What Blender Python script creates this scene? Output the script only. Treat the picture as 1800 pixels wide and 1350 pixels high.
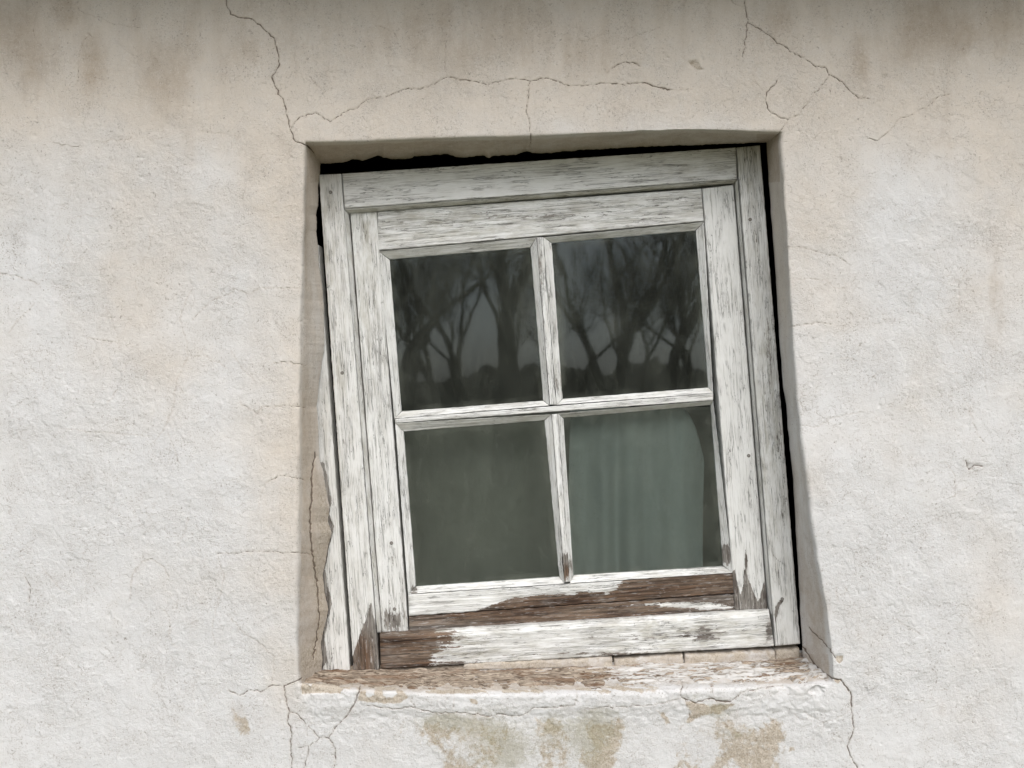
import bpy, math, random
import numpy as np
from mathutils import Vector

for o in list(bpy.data.objects): bpy.data.objects.remove(o)
S = bpy.context.scene
COL = S.collection
R = math.radians
random.seed(7); RNG = np.random.RandomState(11)

# ------------------------------------------------------------ camera, sky, light
CD = 1.5                                    # camera distance from the wall face, metres
cam = bpy.data.objects.new('camera', bpy.data.cameras.new('camera')); COL.objects.link(cam)
cam.location = (0, -CD, 0); cam.rotation_euler = (R(90), 0, 0)
cam.data.sensor_width = 36; cam.data.lens = 36*CD/1.8
cam.data.clip_start = 0.01; cam.data.clip_end = 500
S.camera = cam
SUN_EL, SUN_AZ = 50, 15                     # degrees; azimuth to the right of straight behind the camera
W = bpy.data.worlds.new('World'); S.world = W; W.use_nodes = True
wn, wl = W.node_tree.nodes, W.node_tree.links
sky = wn.new('ShaderNodeTexSky'); sky.sky_type = 'NISHITA'; sky.sun_disc = False
sky.sun_elevation = R(SUN_EL); sky.sun_rotation = R(180-SUN_AZ)
sky.air_density = 1.0; sky.dust_density = 2.5; sky.ozone_density = 1.0
hs = wn.new('ShaderNodeHueSaturation'); hs.inputs['Saturation'].default_value = 0.34
wl.new(sky.outputs[0], hs.inputs['Color']); wl.new(hs.outputs[0], wn['Background'].inputs[0])
wn['Background'].inputs[1].default_value = 0.13
sun = bpy.data.objects.new('sun', bpy.data.lights.new('sun', 'SUN')); COL.objects.link(sun)
sun.data.energy = 0.7; sun.data.angle = R(60); sun.data.color = (1.0, 0.955, 0.89)
sd = Vector((math.sin(R(SUN_AZ))*math.cos(R(SUN_EL)), -math.cos(R(SUN_AZ))*math.cos(R(SUN_EL)), math.sin(R(SUN_EL))))
sun.rotation_euler = sd.to_track_quat('Z', 'Y').to_euler(); sun.location = sd*20
S.view_settings.view_transform = 'Standard'; S.view_settings.look = 'None'
S.view_settings.gamma = 1; S.view_settings.use_curve_mapping = False
S.view_settings.exposure = 0.88
S.render.engine = 'CYCLES'

# ------------------------------------------------------------ helpers
def tag(o, label=None, cat=None, group=None, kind=None):
    if label: o['label'] = label
    if cat: o['category'] = cat
    if group: o['group'] = group
    if kind: o['kind'] = kind
    return o
def empty(name, loc=(0, 0, 0)):
    o = bpy.data.objects.new(name, None); COL.objects.link(o); o.location = loc; o.empty_display_size = .05
    return o
def wx(px, d): return (np.asarray(px, float)-900)*0.001*(CD+d)/CD      # a photo pixel at depth d behind the wall face -> metres
def wz(py, d): return (675-np.asarray(py, float))*0.001*(CD+d)/CD
PERM = np.random.RandomState(3).permutation(4096)
def _h(ix, iy, seed): return PERM[(PERM[(ix+seed*131) & 4095]+iy) & 4095]
def perlin(x, y, seed=0):
    x0 = np.floor(x).astype(np.int64); y0 = np.floor(y).astype(np.int64)
    fx, fy = x-x0, y-y0
    def g(ix, iy, dx, dy):
        a = _h(ix, iy, seed)*(2*np.pi/4096.); return np.cos(a)*dx+np.sin(a)*dy
    u, v = fx*fx*fx*(fx*(fx*6-15)+10), fy*fy*fy*(fy*(fy*6-15)+10)
    a = g(x0, y0, fx, fy)*(1-u)+g(x0+1, y0, fx-1, fy)*u
    b = g(x0, y0+1, fx, fy-1)*(1-u)+g(x0+1, y0+1, fx-1, fy-1)*u
    return (a*(1-v)+b*v)*1.4
def fbm(x, y, oct=4, seed=0, gain=.5):
    s = 0; a = 1
    for i in range(oct): s = s+a*perlin(x*2**i+i*17.3, y*2**i-i*9.1, seed+i); a *= gain
    return s
def sstep(a, b, x): t = np.clip((x-a)/(b-a), 0, 1); return t*t*(3-2*t)
def mesh_np(name, co, faces, mat, parent=None, attrs={}, uv=None, smooth=True):
    """faces: (n,4) or (n,3) int array; attrs per vertex floats; uv per vertex"""
    co = np.asarray(co, np.float32); faces = np.asarray(faces, np.int32); k = faces.shape[1]; n = len(faces)
    me = bpy.data.meshes.new(name)
    me.vertices.add(len(co)); me.vertices.foreach_set('co', co.ravel())
    me.loops.add(n*k); me.loops.foreach_set('vertex_index', faces.ravel())
    me.polygons.add(n); me.polygons.foreach_set('loop_start', np.arange(0, n*k, k, dtype=np.int32))
    me.polygons.foreach_set('use_smooth', np.full(n, smooth, bool))
    me.update(calc_edges=True); me.validate()
    for a, v in attrs.items():
        at = me.attributes.new(a, 'FLOAT', 'POINT'); at.data.foreach_set('value', np.asarray(v, np.float32).ravel())
    if uv is not None:
        l = me.uv_layers.new(name='UVMap'); l.data.foreach_set('uv', np.asarray(uv, np.float32)[faces.ravel()].ravel())
    me.materials.append(mat)
    o = bpy.data.objects.new(name, me); COL.objects.link(o)
    if parent: o.parent = parent; o.matrix_parent_inverse.identity(); o.location = tuple(-c for c in parent.location)
    return o
def grid_faces(nr, nc, keep=None):
    idx = np.arange(nr*nc).reshape(nr, nc)
    f = np.stack([idx[:-1, :-1], idx[1:, :-1], idx[1:, 1:], idx[:-1, 1:]], -1)
    return f[keep] if keep is not None else f.reshape(-1, 4)
def poly_sdf(px, py, poly):
    """signed distance in photo pixels, negative inside"""
    P = np.array(poly, float); d = np.full(px.shape, 1e9); ins = np.zeros(px.shape, bool)
    for i in range(len(P)):
        a, b = P[i], P[(i+1) % len(P)]; e = b-a
        t = np.clip(((px-a[0])*e[0]+(py-a[1])*e[1])/(e@e), 0, 1)
        d = np.minimum(d, np.hypot(px-a[0]-t*e[0], py-a[1]-t*e[1]))
        c = ((a[1] > py) != (b[1] > py)) & (px < (b[0]-a[0])*(py-a[1])/(b[1]-a[1]+1e-9)+a[0]); ins ^= c
    return np.where(ins, -d, d)
def blob(px, py, cx, cy, rx, ry): return np.exp(-(((px-cx)/rx)**2+((py-cy)/ry)**2))

# ------------------------------------------------------------ node helper
class NT:
    def __init__(s, name):
        s.m = bpy.data.materials.new(name); s.m.use_nodes = True; s.t = s.m.node_tree; s.n = s.t.nodes; s.l = s.t.links
        s.b = s.n['Principled BSDF']; s.out = s.n['Material Output']
    def set(s, sock, v):
        if isinstance(v, bpy.types.NodeSocket): s.l.new(v, sock)
        elif isinstance(v, (tuple, list)) and len(v) == 3 and sock.type == 'RGBA': sock.default_value = (*v, 1)
        else: sock.default_value = v
    def attr(s, n): a = s.n.new('ShaderNodeAttribute'); a.attribute_name = n; return a.outputs['Fac']
    def obj(s): return s.n.new('ShaderNodeTexCoord').outputs['Object']
    def uv(s): return s.n.new('ShaderNodeTexCoord').outputs['UV']
    def map(s, v, sc=(1, 1, 1), loc=(0, 0, 0)):
        m = s.n.new('ShaderNodeMapping'); s.set(m.inputs[0], v); m.inputs['Scale'].default_value = sc; m.inputs['Location'].default_value = loc; return m.outputs[0]
    def noise(s, v, scale, det=3, rough=.55, dist=0):
        n = s.n.new('ShaderNodeTexNoise'); s.set(n.inputs['Vector'], v); n.inputs['Scale'].default_value = scale
        n.inputs['Detail'].default_value = det; n.inputs['Roughness'].default_value = rough; n.inputs['Distortion'].default_value = dist; return n.outputs['Fac']
    def noisec(s, v, scale, det=2):
        n = s.n.new('ShaderNodeTexNoise'); s.set(n.inputs['Vector'], v); n.inputs['Scale'].default_value = scale; n.inputs['Detail'].default_value = det; return n.outputs['Color']
    def voro(s, v, scale, feat='DISTANCE_TO_EDGE', rand=1):
        n = s.n.new('ShaderNodeTexVoronoi'); n.feature = feat; s.set(n.inputs['Vector'], v); n.inputs['Scale'].default_value = scale
        n.inputs['Randomness'].default_value = rand; return n.outputs['Distance']
    def mth(s, op, a, b=0, c=None):
        n = s.n.new('ShaderNodeMath'); n.operation = op; s.set(n.inputs[0], a); s.set(n.inputs[1], b)
        if c is not None: s.set(n.inputs[2], c)
        return n.outputs[0]
    def add(s, a, b): return s.mth('ADD', a, b)
    def mul(s, a, b): return s.mth('MULTIPLY', a, b)
    def vadd(s, a, b, k):
        n = s.n.new('ShaderNodeVectorMath'); n.operation = 'MULTIPLY_ADD'; s.set(n.inputs[0], b); n.inputs[1].default_value = (k, k, k); s.set(n.inputs[2], a); return n.outputs[0]
    def rng(s, x, a, b, c=0, d=1):
        n = s.n.new('ShaderNodeMapRange'); n.interpolation_type = 'SMOOTHSTEP' ; s.set(n.inputs[0], x)
        for i, v in enumerate((a, b, c, d)): s.set(n.inputs[1+i], v)
        return n.outputs[0]
    def mix(s, f, a, b, mode='MIX'):
        n = s.n.new('ShaderNodeMix'); n.data_type = 'RGBA'; n.blend_type = mode; s.set(n.inputs[0], f); s.set(n.inputs[6], a); s.set(n.inputs[7], b); return n.outputs[2]
    def bump(s, h, k=1.0):
        n = s.n.new('ShaderNodeBump'); n.inputs['Strength'].default_value = k; n.inputs['Distance'].default_value = 1; s.set(n.inputs['Height'], h); return n.outputs[0]
    def fin(s, col, rough=.9, nrm=None, spec=.2):
        s.set(s.b.inputs['Base Color'], col); s.set(s.b.inputs['Roughness'], rough); s.b.inputs['Specular IOR Level'].default_value = spec
        if nrm is not None: s.l.new(nrm, s.b.inputs['Normal'])
        return s.m

# ------------------------------------------------------------ materials
def mat_plaster():
    t = NT('whitewashed_plaster'); P = t.obj()
    wob = t.vadd(P, t.noisec(P, 30, 3), .012)
    warm = t.attr('warm'); stain = t.attr('stain'); exp = t.attr('expose'); moss = t.attr('moss'); crack = t.attr('crack'); rough_a = t.attr('coarse')
    nb = t.noise(P, 4, 5, .6)
    f = t.rng(t.add(warm, t.mul(t.add(nb, -.5), 1.3)), .15, .95)
    col = t.mix(f, (.71, .705, .70), (.66, .595, .52))
    mott = t.noise(P, 28, 6, .65)
    col = t.mix(t.rng(mott, .35, .75, 0, .35), col, (.60, .575, .545))
    # streaked damp stains
    strk = t.noise(t.map(P, (22, 22, 5)), 1, 5, .65)
    sf = t.rng(t.add(stain, t.mul(t.add(strk, -.5), 1.5)), .12, 1.0, 0, .85)
    sf = t.mul(t.mul(sf, t.rng(stain, 0, .15)), .78)
    blot = t.noise(P, 60, 5, .7)
    sf = t.mul(sf, t.rng(blot, .25, .7, .55, 1.1))
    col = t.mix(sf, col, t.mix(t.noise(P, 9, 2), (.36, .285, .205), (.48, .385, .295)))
    # fine specks and worn grains
    dotm = t.mul(t.rng(t.noise(P, 380, 3, .6), .56, .66), t.rng(t.noise(P, 14, 5, .7), .36, .66))
    col = t.mix(t.mul(dotm, .55), col, (.27, .22, .17))
    lt = t.mul(t.rng(t.noise(t.map(P, loc=(2, 2, 2)), 520, 2, .6), .58, .68), .35); col = t.mix(lt, col, (.80, .79, .77))
    pn = t.mul(t.rng(t.noise(t.map(P, loc=(4, 2, 2)), 240, 3, .7), .62, .67), t.rng(t.noise(P, 21, 4, .7), .43, .58)); col = t.mix(t.mul(pn, .6), col, (.25, .20, .16))
    # crazing that breaks into fine curls
    vz = t.voro(t.vadd(t.map(P, (1, 1, 1.5)), t.noisec(P, 55, 3), .028), 42)
    cz = t.mul(t.rng(vz, 0, .035, 1, 0), t.rng(t.noise(P, 11, 4, .7), .48, .64))
    vz2 = t.voro(t.vadd(P, t.noisec(P, 130, 3), .014), 120)
    cz2 = t.mul(t.rng(vz2, 0, .05, 1, 0), t.rng(t.noise(t.map(P, loc=(3, 1, 7)), 9, 5, .7), .48, .66))
    czz = t.mth('MAXIMUM', cz, cz2)
    col = t.mix(t.mul(czz, .36), col, (.36, .30, .25))
    # bare render where the wash has come off
    en = t.add(exp, t.mul(t.add(t.add(t.mul(t.noise(P, 70, 8, .8), .65), t.mul(t.noise(P, 20, 3), .35)), -.5), 1.9)); ef = t.mul(t.rng(en, .40, .60), t.rng(exp, .05, .3))
    tan = t.mix(t.rng(t.noise(P, 150, 6, .8), .3, .7), (.40, .335, .26), (.64, .58, .50))
    tan = t.mix(t.mul(t.rng(t.noise(P, 480, 2), .55, .66), .5), tan, (.22, .17, .12))
    col = t.mix(ef, col, tan)
    mn = t.add(moss, t.mul(t.add(t.noise(P, 95, 8, .85), -.5), 2.6)); mf = t.mul(t.rng(mn, .35, 1.4, 0, .62), t.rng(moss, 0, .25))
    col = t.mix(mf, col, t.mix(t.noise(P, 300, 3), (.23, .215, .13), (.45, .41, .29)))
    # cracks
    cw = t.add(crack, t.mul(t.add(t.noise(P, 260, 3, .6), -.5), .7))
    cf = t.rng(cw, .35, 1.15, 1, 0)
    halo = t.rng(crack, .8, 4.5, .16, 0)
    col = t.mix(halo, col, (.42, .33, .24))
    col = t.mix(t.mul(cf, .85), col, (.13, .095, .07))
    # relief
    fl = t.rng(t.noise(wob, 16, 6, .72), .485, .515)              # lapped layers of limewash
    fl2 = t.rng(t.noise(t.map(wob, loc=(5, 2, 9)), 34, 6, .75), .50, .53)
    k = t.rng(rough_a, 0, 1, .35, 1.5)
    h = t.mul(t.noise(P, 130, 6, .75), .00095)
    h = t.add(h, t.mul(t.noise(t.map(P, (1, 1, 1.6)), 380, 4, .65), .0011))
    h = t.mul(h, k)
    h = t.add(h, t.mul(fl, .00030)); h = t.add(h, t.mul(fl2, .00024))
    h = t.add(h, t.mul(czz, -.0005)); h = t.add(h, t.mul(ef, -.0010)); h = t.add(h, t.mul(cf, -.0012)); h = t.add(h, t.mul(dotm, -.0004)); h = t.add(h, t.mul(pn, -.0007))
    h = t.add(h, t.mul(t.mul(ef, t.noise(P, 210, 4, .7)), .0016))
    return t.fin(col, .95, t.bump(h, .75), .1)

def mat_wood():
    t = NT('weathered_painted_wood'); U = t.uv()
    wear = t.attr('wear'); brown = t.attr('brown'); dirt = t.attr('dirt')
    g1 = t.noise(t.map(U, (8, 260, 1)), 1, 5, .65, .3)         # fibre
    g2 = t.noise(t.map(U, (40, 700, 1)), 1, 3, .6)
    g3 = t.noise(t.map(U, (4, 60, 1)), 1, 4, .6, .6)            # broad figure
    edge = t.noise(t.map(U, (55, 170, 1)), 1, 5, .7)
    e2 = t.add(t.mul(t.add(edge, -.5), .66), t.mul(t.add(g1, -.5), .55))
    pm = t.rng(t.add(t.add(wear, -.075), e2), .485, .515, 1, 0)                # 1 = paint still on
    # fine checks in the paint, along the grain
    ck = t.noise(t.map(t.vadd(U, t.noisec(U, 60, 2), .003), (13, 700, 1)), 1, 4, .6)
    dens = t.noise(t.map(U, (7, 30, 1), (9, 2, 0)), 1, 3, .6)
    ckm = t.rng(t.add(ck, t.add(t.mul(wear, .26), t.mul(t.add(dens, -.5), .34))), .655, .71)
    ck2 = t.noise(t.map(U, (10, 120, 1), (3, 7, 0)), 1, 4, .6, .5)
    crk = t.rng(t.mth('ABSOLUTE', t.add(ck2, -.5)), 0, .011, 1, 0)
    ck3 = t.noise(t.map(U, (4, 210, 1), (5, 3, 0)), 1, 3, .5, .2)
    crk = t.mth('MAXIMUM', crk, t.rng(t.mth('ABSOLUTE', t.add(ck3, -.52)), 0, .014, 1, 0))
    crk = t.mul(crk, t.rng(t.add(t.noise(t.map(U, (16, 40, 1)), 1, 3), t.mul(wear, .25)), .50, .66))
    pcol = t.mix(t.noise(U, 22, 5, .65), (.76, .765, .74), (.86, .855, .84))
    pcol = t.mix(t.rng(t.noise(t.map(U, (9, 55, 1)), 1, 5, .7), .48, .8, 0, .26), pcol, (.56, .545, .49))
    pcol = t.mix(t.mul(dirt, t.rng(t.noise(t.map(U, (20, 60, 1)), 1, 5, .7), .38, .70)), pcol, (.33, .30, .215))
    gw = t.mix(t.rng(g1, .3, .7), (.135, .12, .105), (.41, .385, .35))
    bw = t.mix(t.rng(g1, .32, .68), (.032, .020, .015), (.20, .125, .08))
    bw = t.mix(t.rng(g3, .35, .7, 0, .6), bw, (.33, .26, .20))
    wcol = t.mix(t.rng(t.add(brown, t.mul(t.add(g3, -.5), .5)), .3, .75), gw, bw)
    wcol = t.mix(t.rng(g2, .58, .72, 0, .7), wcol, (.04, .03, .025))
    res = t.mul(t.rng(t.noise(t.map(U, (45, 300, 1), (1, 4, 0)), 1, 4, .7), .56, .64), t.rng(brown, .5, 1, .75, .4))
    wcol = t.mix(t.rng(t.noise(t.map(U, (12, 45, 1), (8, 8, 0)), 1, 4, .7), .50, .68, 0, .6), wcol, (.30, .265, .235))
    wcol = t.mix(t.rng(t.noise(t.map(U, (9, 38, 1), (2, 6, 0)), 1, 4, .7), .50, .66, 0, .6), wcol, (.05, .028, .02))
    wcol = t.mix(res, wcol, (.52, .50, .48))                     # paint left in the pores
    col = t.mix(pm, wcol, pcol)
    col = t.mix(t.mul(t.mul(ckm, pm), .42), col, (.24, .22, .19))
    col = t.mix(t.mul(crk, .8), col, (.055, .045, .038))
    h = t.mul(pm, .0010); h = t.add(h, t.mul(g1, .0011)); h = t.add(h, t.mul(g2, .0003))
    h = t.add(h, t.mul(ckm, -.0003)); h = t.add(h, t.mul(crk, -.0008)); h = t.add(h, t.mul(t.mul(edge, t.mth('SUBTRACT', 1, pm)), .0012))
    return t.fin(col, t.rng(pm, 0, 1, .9, .62), t.bump(h, .8), .25)

def mat_glass():
    t = NT('old_dusty_glass'); P = t.obj()
    for x in (t.b,): t.n.remove(x)
    wave = t.bump(t.mul(t.noise(P, 6, 2, .5), .0004), 1)
    tr = t.n.new('ShaderNodeBsdfTransparent'); tr.inputs[0].default_value = (.90, .93, .91, 1)
    gl = t.n.new('ShaderNodeBsdfGlossy'); gl.inputs['Color'].default_value = (.54, .60, .64, 1); gl.inputs['Roughness'].default_value = .026; t.l.new(wave, gl.inputs['Normal'])
    fr = t.n.new('ShaderNodeFresnel'); fr.inputs['IOR'].default_value = 1.5
    m1 = t.n.new('ShaderNodeMixShader'); t.l.new(fr.outputs[0], m1.inputs[0]); t.l.new(tr.outputs[0], m1.inputs[1]); t.l.new(gl.outputs[0], m1.inputs[2])
    df = t.n.new('ShaderNodeBsdfDiffuse'); df.inputs[0].default_value = (.42, .44, .37, 1)
    grime = t.attr('grime')
    film = t.rng(t.noise(t.map(P, (3, 3, 1.6)), 3, 6, .65, .6), .3, .75, .012, .060)
    wipe = t.mul(t.rng(t.noise(t.map(P, (26, 26, 9)), 1, 7, .78, 1.4), .48, .72), .042)
    weave = t.mul(t.noise(t.map(P, (70, 70, 260)), 1, 3), .012)
    sp = t.mul(t.rng(t.noise(P, 300, 2, .5), .70, .75), .26)
    fac = t.add(t.add(t.add(film, wipe), weave), t.add(t.mul(grime, .5), sp))
    m2 = t.n.new('ShaderNodeMixShader'); t.l.new(fac, m2.inputs[0]); t.l.new(m1.outputs[0], m2.inputs[1]); t.l.new(df.outputs[0], m2.inputs[2])
    t.l.new(m2.outputs[0], t.out.inputs[0]); return t.m

def mat_simple(name, c1, c2, scale, rough=.9, bh=.002, sc=(1, 1, 1)):
    t = NT(name); P = t.obj(); n = t.noise(t.map(P, sc), scale, 5, .65)
    return t.fin(t.mix(t.rng(n, .3, .7), c1, c2), rough, t.bump(t.mul(n, bh), .8), .2)

M_PLASTER = mat_plaster(); M_WOOD = mat_wood(); M_GLASS = mat_glass()
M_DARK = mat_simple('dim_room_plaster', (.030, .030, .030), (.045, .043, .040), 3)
M_CLOTH = None
def mat_cloth(name, a, b):
    t = NT(name); P = t.obj()
    n = t.noise(t.map(P, (14, 14, 3)), 1, 4, .6)
    wv = t.noise(t.map(P, (900, 900, 300)), 1, 2)
    col = t.mix(t.rng(n, .3, .7), a, b); col = t.mix(t.mul(wv, .4), col, tuple(x*.6 for x in a))
    return t.fin(col, .95, t.bump(t.mul(wv, .0004), .6), .05)
M_CLOTH = mat_cloth('faded_green_curtain', (.40, .43, .415), (.46, .49, .475))
M_CLOTH2 = mat_cloth('drab_linen_curtain', (.25, .245, .215), (.30, .295, .26))
M_NAIL = mat_simple('old_nail', (.16, .15, .135), (.30, .28, .25), 400, .6, .0005)
M_BARK = mat_simple('tree_bark', (.10, .09, .072), (.17, .155, .13), 12, .95, .02, (4, 4, 1))
M_GRASS = mat_simple('winter_grass', (.055, .062, .028), (.13, .125, .07), 3, .95, .02)
M_BANK = mat_simple('bank_scrub', (.07, .066, .045), (.15, .135, .10), 1.2, .95, .1)
M_EAVE = mat_simple('eave_timber', (.10, .085, .07), (.19, .165, .14), 20, .9, .002, (1, 8, 8))
M_THATCH = mat_simple('roof_thatch', (.10, .085, .06), (.20, .17, .12), 60, .95, .01, (4, 1, 1))

# ------------------------------------------------------------ plaster wall with its window opening (one continuous sheet)
Lf = ([232, 256, 360, 493, 707, 813, 900, 1047, 1120, 1190], [536, 536, 532, 529, 525, 523, 521, 518, 520, 524])
Rf = ([232, 307, 440, 560, 653, 787, 887, 953, 1009, 1073, 1150, 1200], [1374, 1375, 1383, 1390, 1396, 1408, 1423, 1430, 1438, 1450, 1460, 1464])
Lb = ([285, 300, 345, 360, 400, 440, 480, 520, 590, 640, 700, 712, 760, 790, 815, 850, 880, 905, 925, 960, 1000, 1030, 1060, 1090, 1120, 1150, 1180],
      [563, 560, 559, 555, 557, 560, 565, 569, 570, 563, 556, 559, 560, 561, 568, 573, 579, 576, 582, 575, 567, 571, 577, 570, 564, 567, 565])
Rb = ([253, 320, 440, 560, 640, 700, 728, 760, 860, 1000, 1060, 1132, 1160], [1347, 1350, 1359, 1367, 1372, 1377, 1382, 1384, 1394, 1402, 1405, 1409, 1411])
Tf = ([515, 560, 640, 760, 930, 1223, 1374], [251, 250, 248, 243, 239, 229, 232])
def c1(pts): return [480+p[0]/3.75 for p in pts], [200+p[1]/3.75 for p in pts]
_t1 = [(310, 325), (380, 326), (450, 322), (480, 316), (520, 300), (560, 303), (590, 310), (650, 290), (690, 275), (730, 290), (800, 298), (880, 297), (920, 290), (930, 280), (1000, 275), (1150, 265), (1200, 284), (1270, 290), (1340, 278), (1390, 275), (1410, 288), (1425, 292), (1445, 278), (1600, 270), (1640, 256), (1680, 250), (1720, 262), (1800, 262)]
_t2 = [(30, 258), (120, 260), (170, 256), (220, 250), (280, 250), (330, 240), (500, 232), (800, 215), (1100, 205), (1500, 190), (1565, 190)]
Tb = ([480+a/3.75 for a, b in _t1]+[930+a/3.75 for a, b in _t2], [200+b/3.75 for a, b in _t1+_t2])
Bb = ([545, 700, 1000, 1200, 1411], [1184, 1180, 1172, 1165, 1156])
Bf = ([520, 600, 760, 1000, 1200, 1380, 1464], [1203, 1212, 1221, 1221, 1215, 1208, 1198])
RD = .108                                    # depth of the reveal
ST = 1.65
def geo(a, b, n): return list(a+(b-a)*(1-(1-np.linspace(0, 1, n, endpoint=False))**2.2)) if a < b else None
cs, cf = [], []
def sec(k, n):
    for i in range(n): cs.append(k); cf.append(i/n)
sec(0, 14); sec(1, int(590/ST)); sec(2, 50); sec(3, int(800/ST)); sec(4, 46); sec(5, int(450/ST)); sec(6, 14); cs.append(6); cf.append(1.0)
cs, cf = np.array(cs), np.array(cf)
rs, rf = [], []
def sec2(k, n):
    for i in range(n): rs.append(k); rf.append(i/n)
sec2(0, 12); sec2(1, int(300/ST)); sec2(2, 46); sec2(3, int(890/ST)); sec2(4, 46); sec2(5, int(200/ST)); sec2(6, 14); rs.append(6); rf.append(1.0)
rs, rf = np.array(rs), np.array(rf)
ny_e = np.array([-700, -60, 240, 272, 1172, 1210, 1410, 2290.])
NR, NC = len(rs), len(cs)
pyn = (ny_e[rs]+(ny_e[rs+1]-ny_e[rs])*rf)[:, None]*np.ones((1, NC))
def wob(y, a, f, s): return a*fbm(y*f, y*0+s, 3, s)
Ljag = lambda y: np.interp(y, *Lb)+1.1*perlin(y*.045, y*0+.5, 5)+.5*perlin(y*.25, y*0+.5, 6)
Rjag = lambda y: np.interp(y, *Rb)+.8*perlin(y*.05, y*0+.5, 8)
ex = [np.full_like(pyn, -1600), np.full_like(pyn, -60), np.interp(pyn, *Lf)+wob(pyn, 1.6, .02, 1), Ljag(pyn), Rjag(pyn), np.interp(pyn, *Rf)+wob(pyn, 1.6, .02, 2), np.full_like(pyn, 1860), np.full_like(pyn, 3400)]
ex = np.stack(ex)
ci = np.arange(NC)[None, :]*np.ones((NR, 1), int); ri = np.arange(NR)[:, None]
a = ex[cs[None, :], ri, ci]; b = ex[cs[None, :]+1, ri, ci]
ff = cf[None, :].copy()*np.ones((NR, 1)); ff[:, cs == 0] = 1-(1-ff[:, cs == 0])**2.5; ff[:, cs == 6] = ff[:, cs == 6]**2.5
PX = a+(b-a)*ff
Tj = lambda x: np.interp(x, *Tb)+.9*perlin(x*.12, x*0+.5, 9)+.6*perlin(x*.4, x*0+.5, 10)
ey = np.stack([np.full_like(PX, -700), np.full_like(PX, -60), np.interp(PX, *Tf)+wob(PX, 1.0, .02, 3), Tj(PX), np.interp(PX, *Bb), np.interp(PX, *Bf)+wob(PX, 1.5, .02, 4), np.full_like(PX, 1410), np.full_like(PX, 2290)])
rr = rf[:, None]*np.ones((1, NC)); rr[rs == 0] = 1-(1-rr[rs == 0])**2.5; rr[rs == 6] = rr[rs == 6]**2.5
a = ey[rs[:, None], ri, ci]; b = ey[rs[:, None]+1, ri, ci]
PY = a+(b-a)*rr
fu = np.where(cs == 2, cf, np.where(cs == 3, 1., np.where(cs == 4, 1-cf, 0.)))
fv = np.where(rs == 2, rf, np.where(rs == 3, 1., np.where(rs == 4, 1-rf, 0.)))
FD = np.minimum(fu[None, :], fv[:, None]); DEP = RD*FD
X, Y, Z = wx(PX, DEP), DEP.copy(), wz(PY, DEP)
iL, iR = np.argmax(cs == 2), np.argmax(cs == 5); jT, jB = np.argmax(rs == 2), np.argmax(rs == 5)
mk = (np.abs(np.arange(NC)-iL) < 9) | (np.abs(np.arange(NC)-iR) < 9); mr = (np.abs(np.arange(NR)-jT) < 7) | (np.abs(np.arange(NR)-jB) < 11)
MS = (mk[None, :] | mr[:, None])[1:-1, 1:-1]
for it in range(12):
    for A in (X, Y, Z):
        L = (A[:-2, 1:-1]+A[2:, 1:-1]+A[1:-1, :-2]+A[1:-1, 2:])*.25
        A[1:-1, 1:-1] = np.where(MS, .5*A[1:-1, 1:-1]+.5*L, A[1:-1, 1:-1])
# normals of the smooth sheet
def nrm(X, Y, Z):
    P = np.stack([X, Y, Z], -1); du = np.gradient(P, axis=1); dv = np.gradient(P, axis=0)
    n = np.cross(dv, du); n /= np.linalg.norm(n, axis=-1, keepdims=True)+1e-12
    return n*(-1 if n[40, 100, 1] > 0 else 1)
N = nrm(X, Y, Z)
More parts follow.
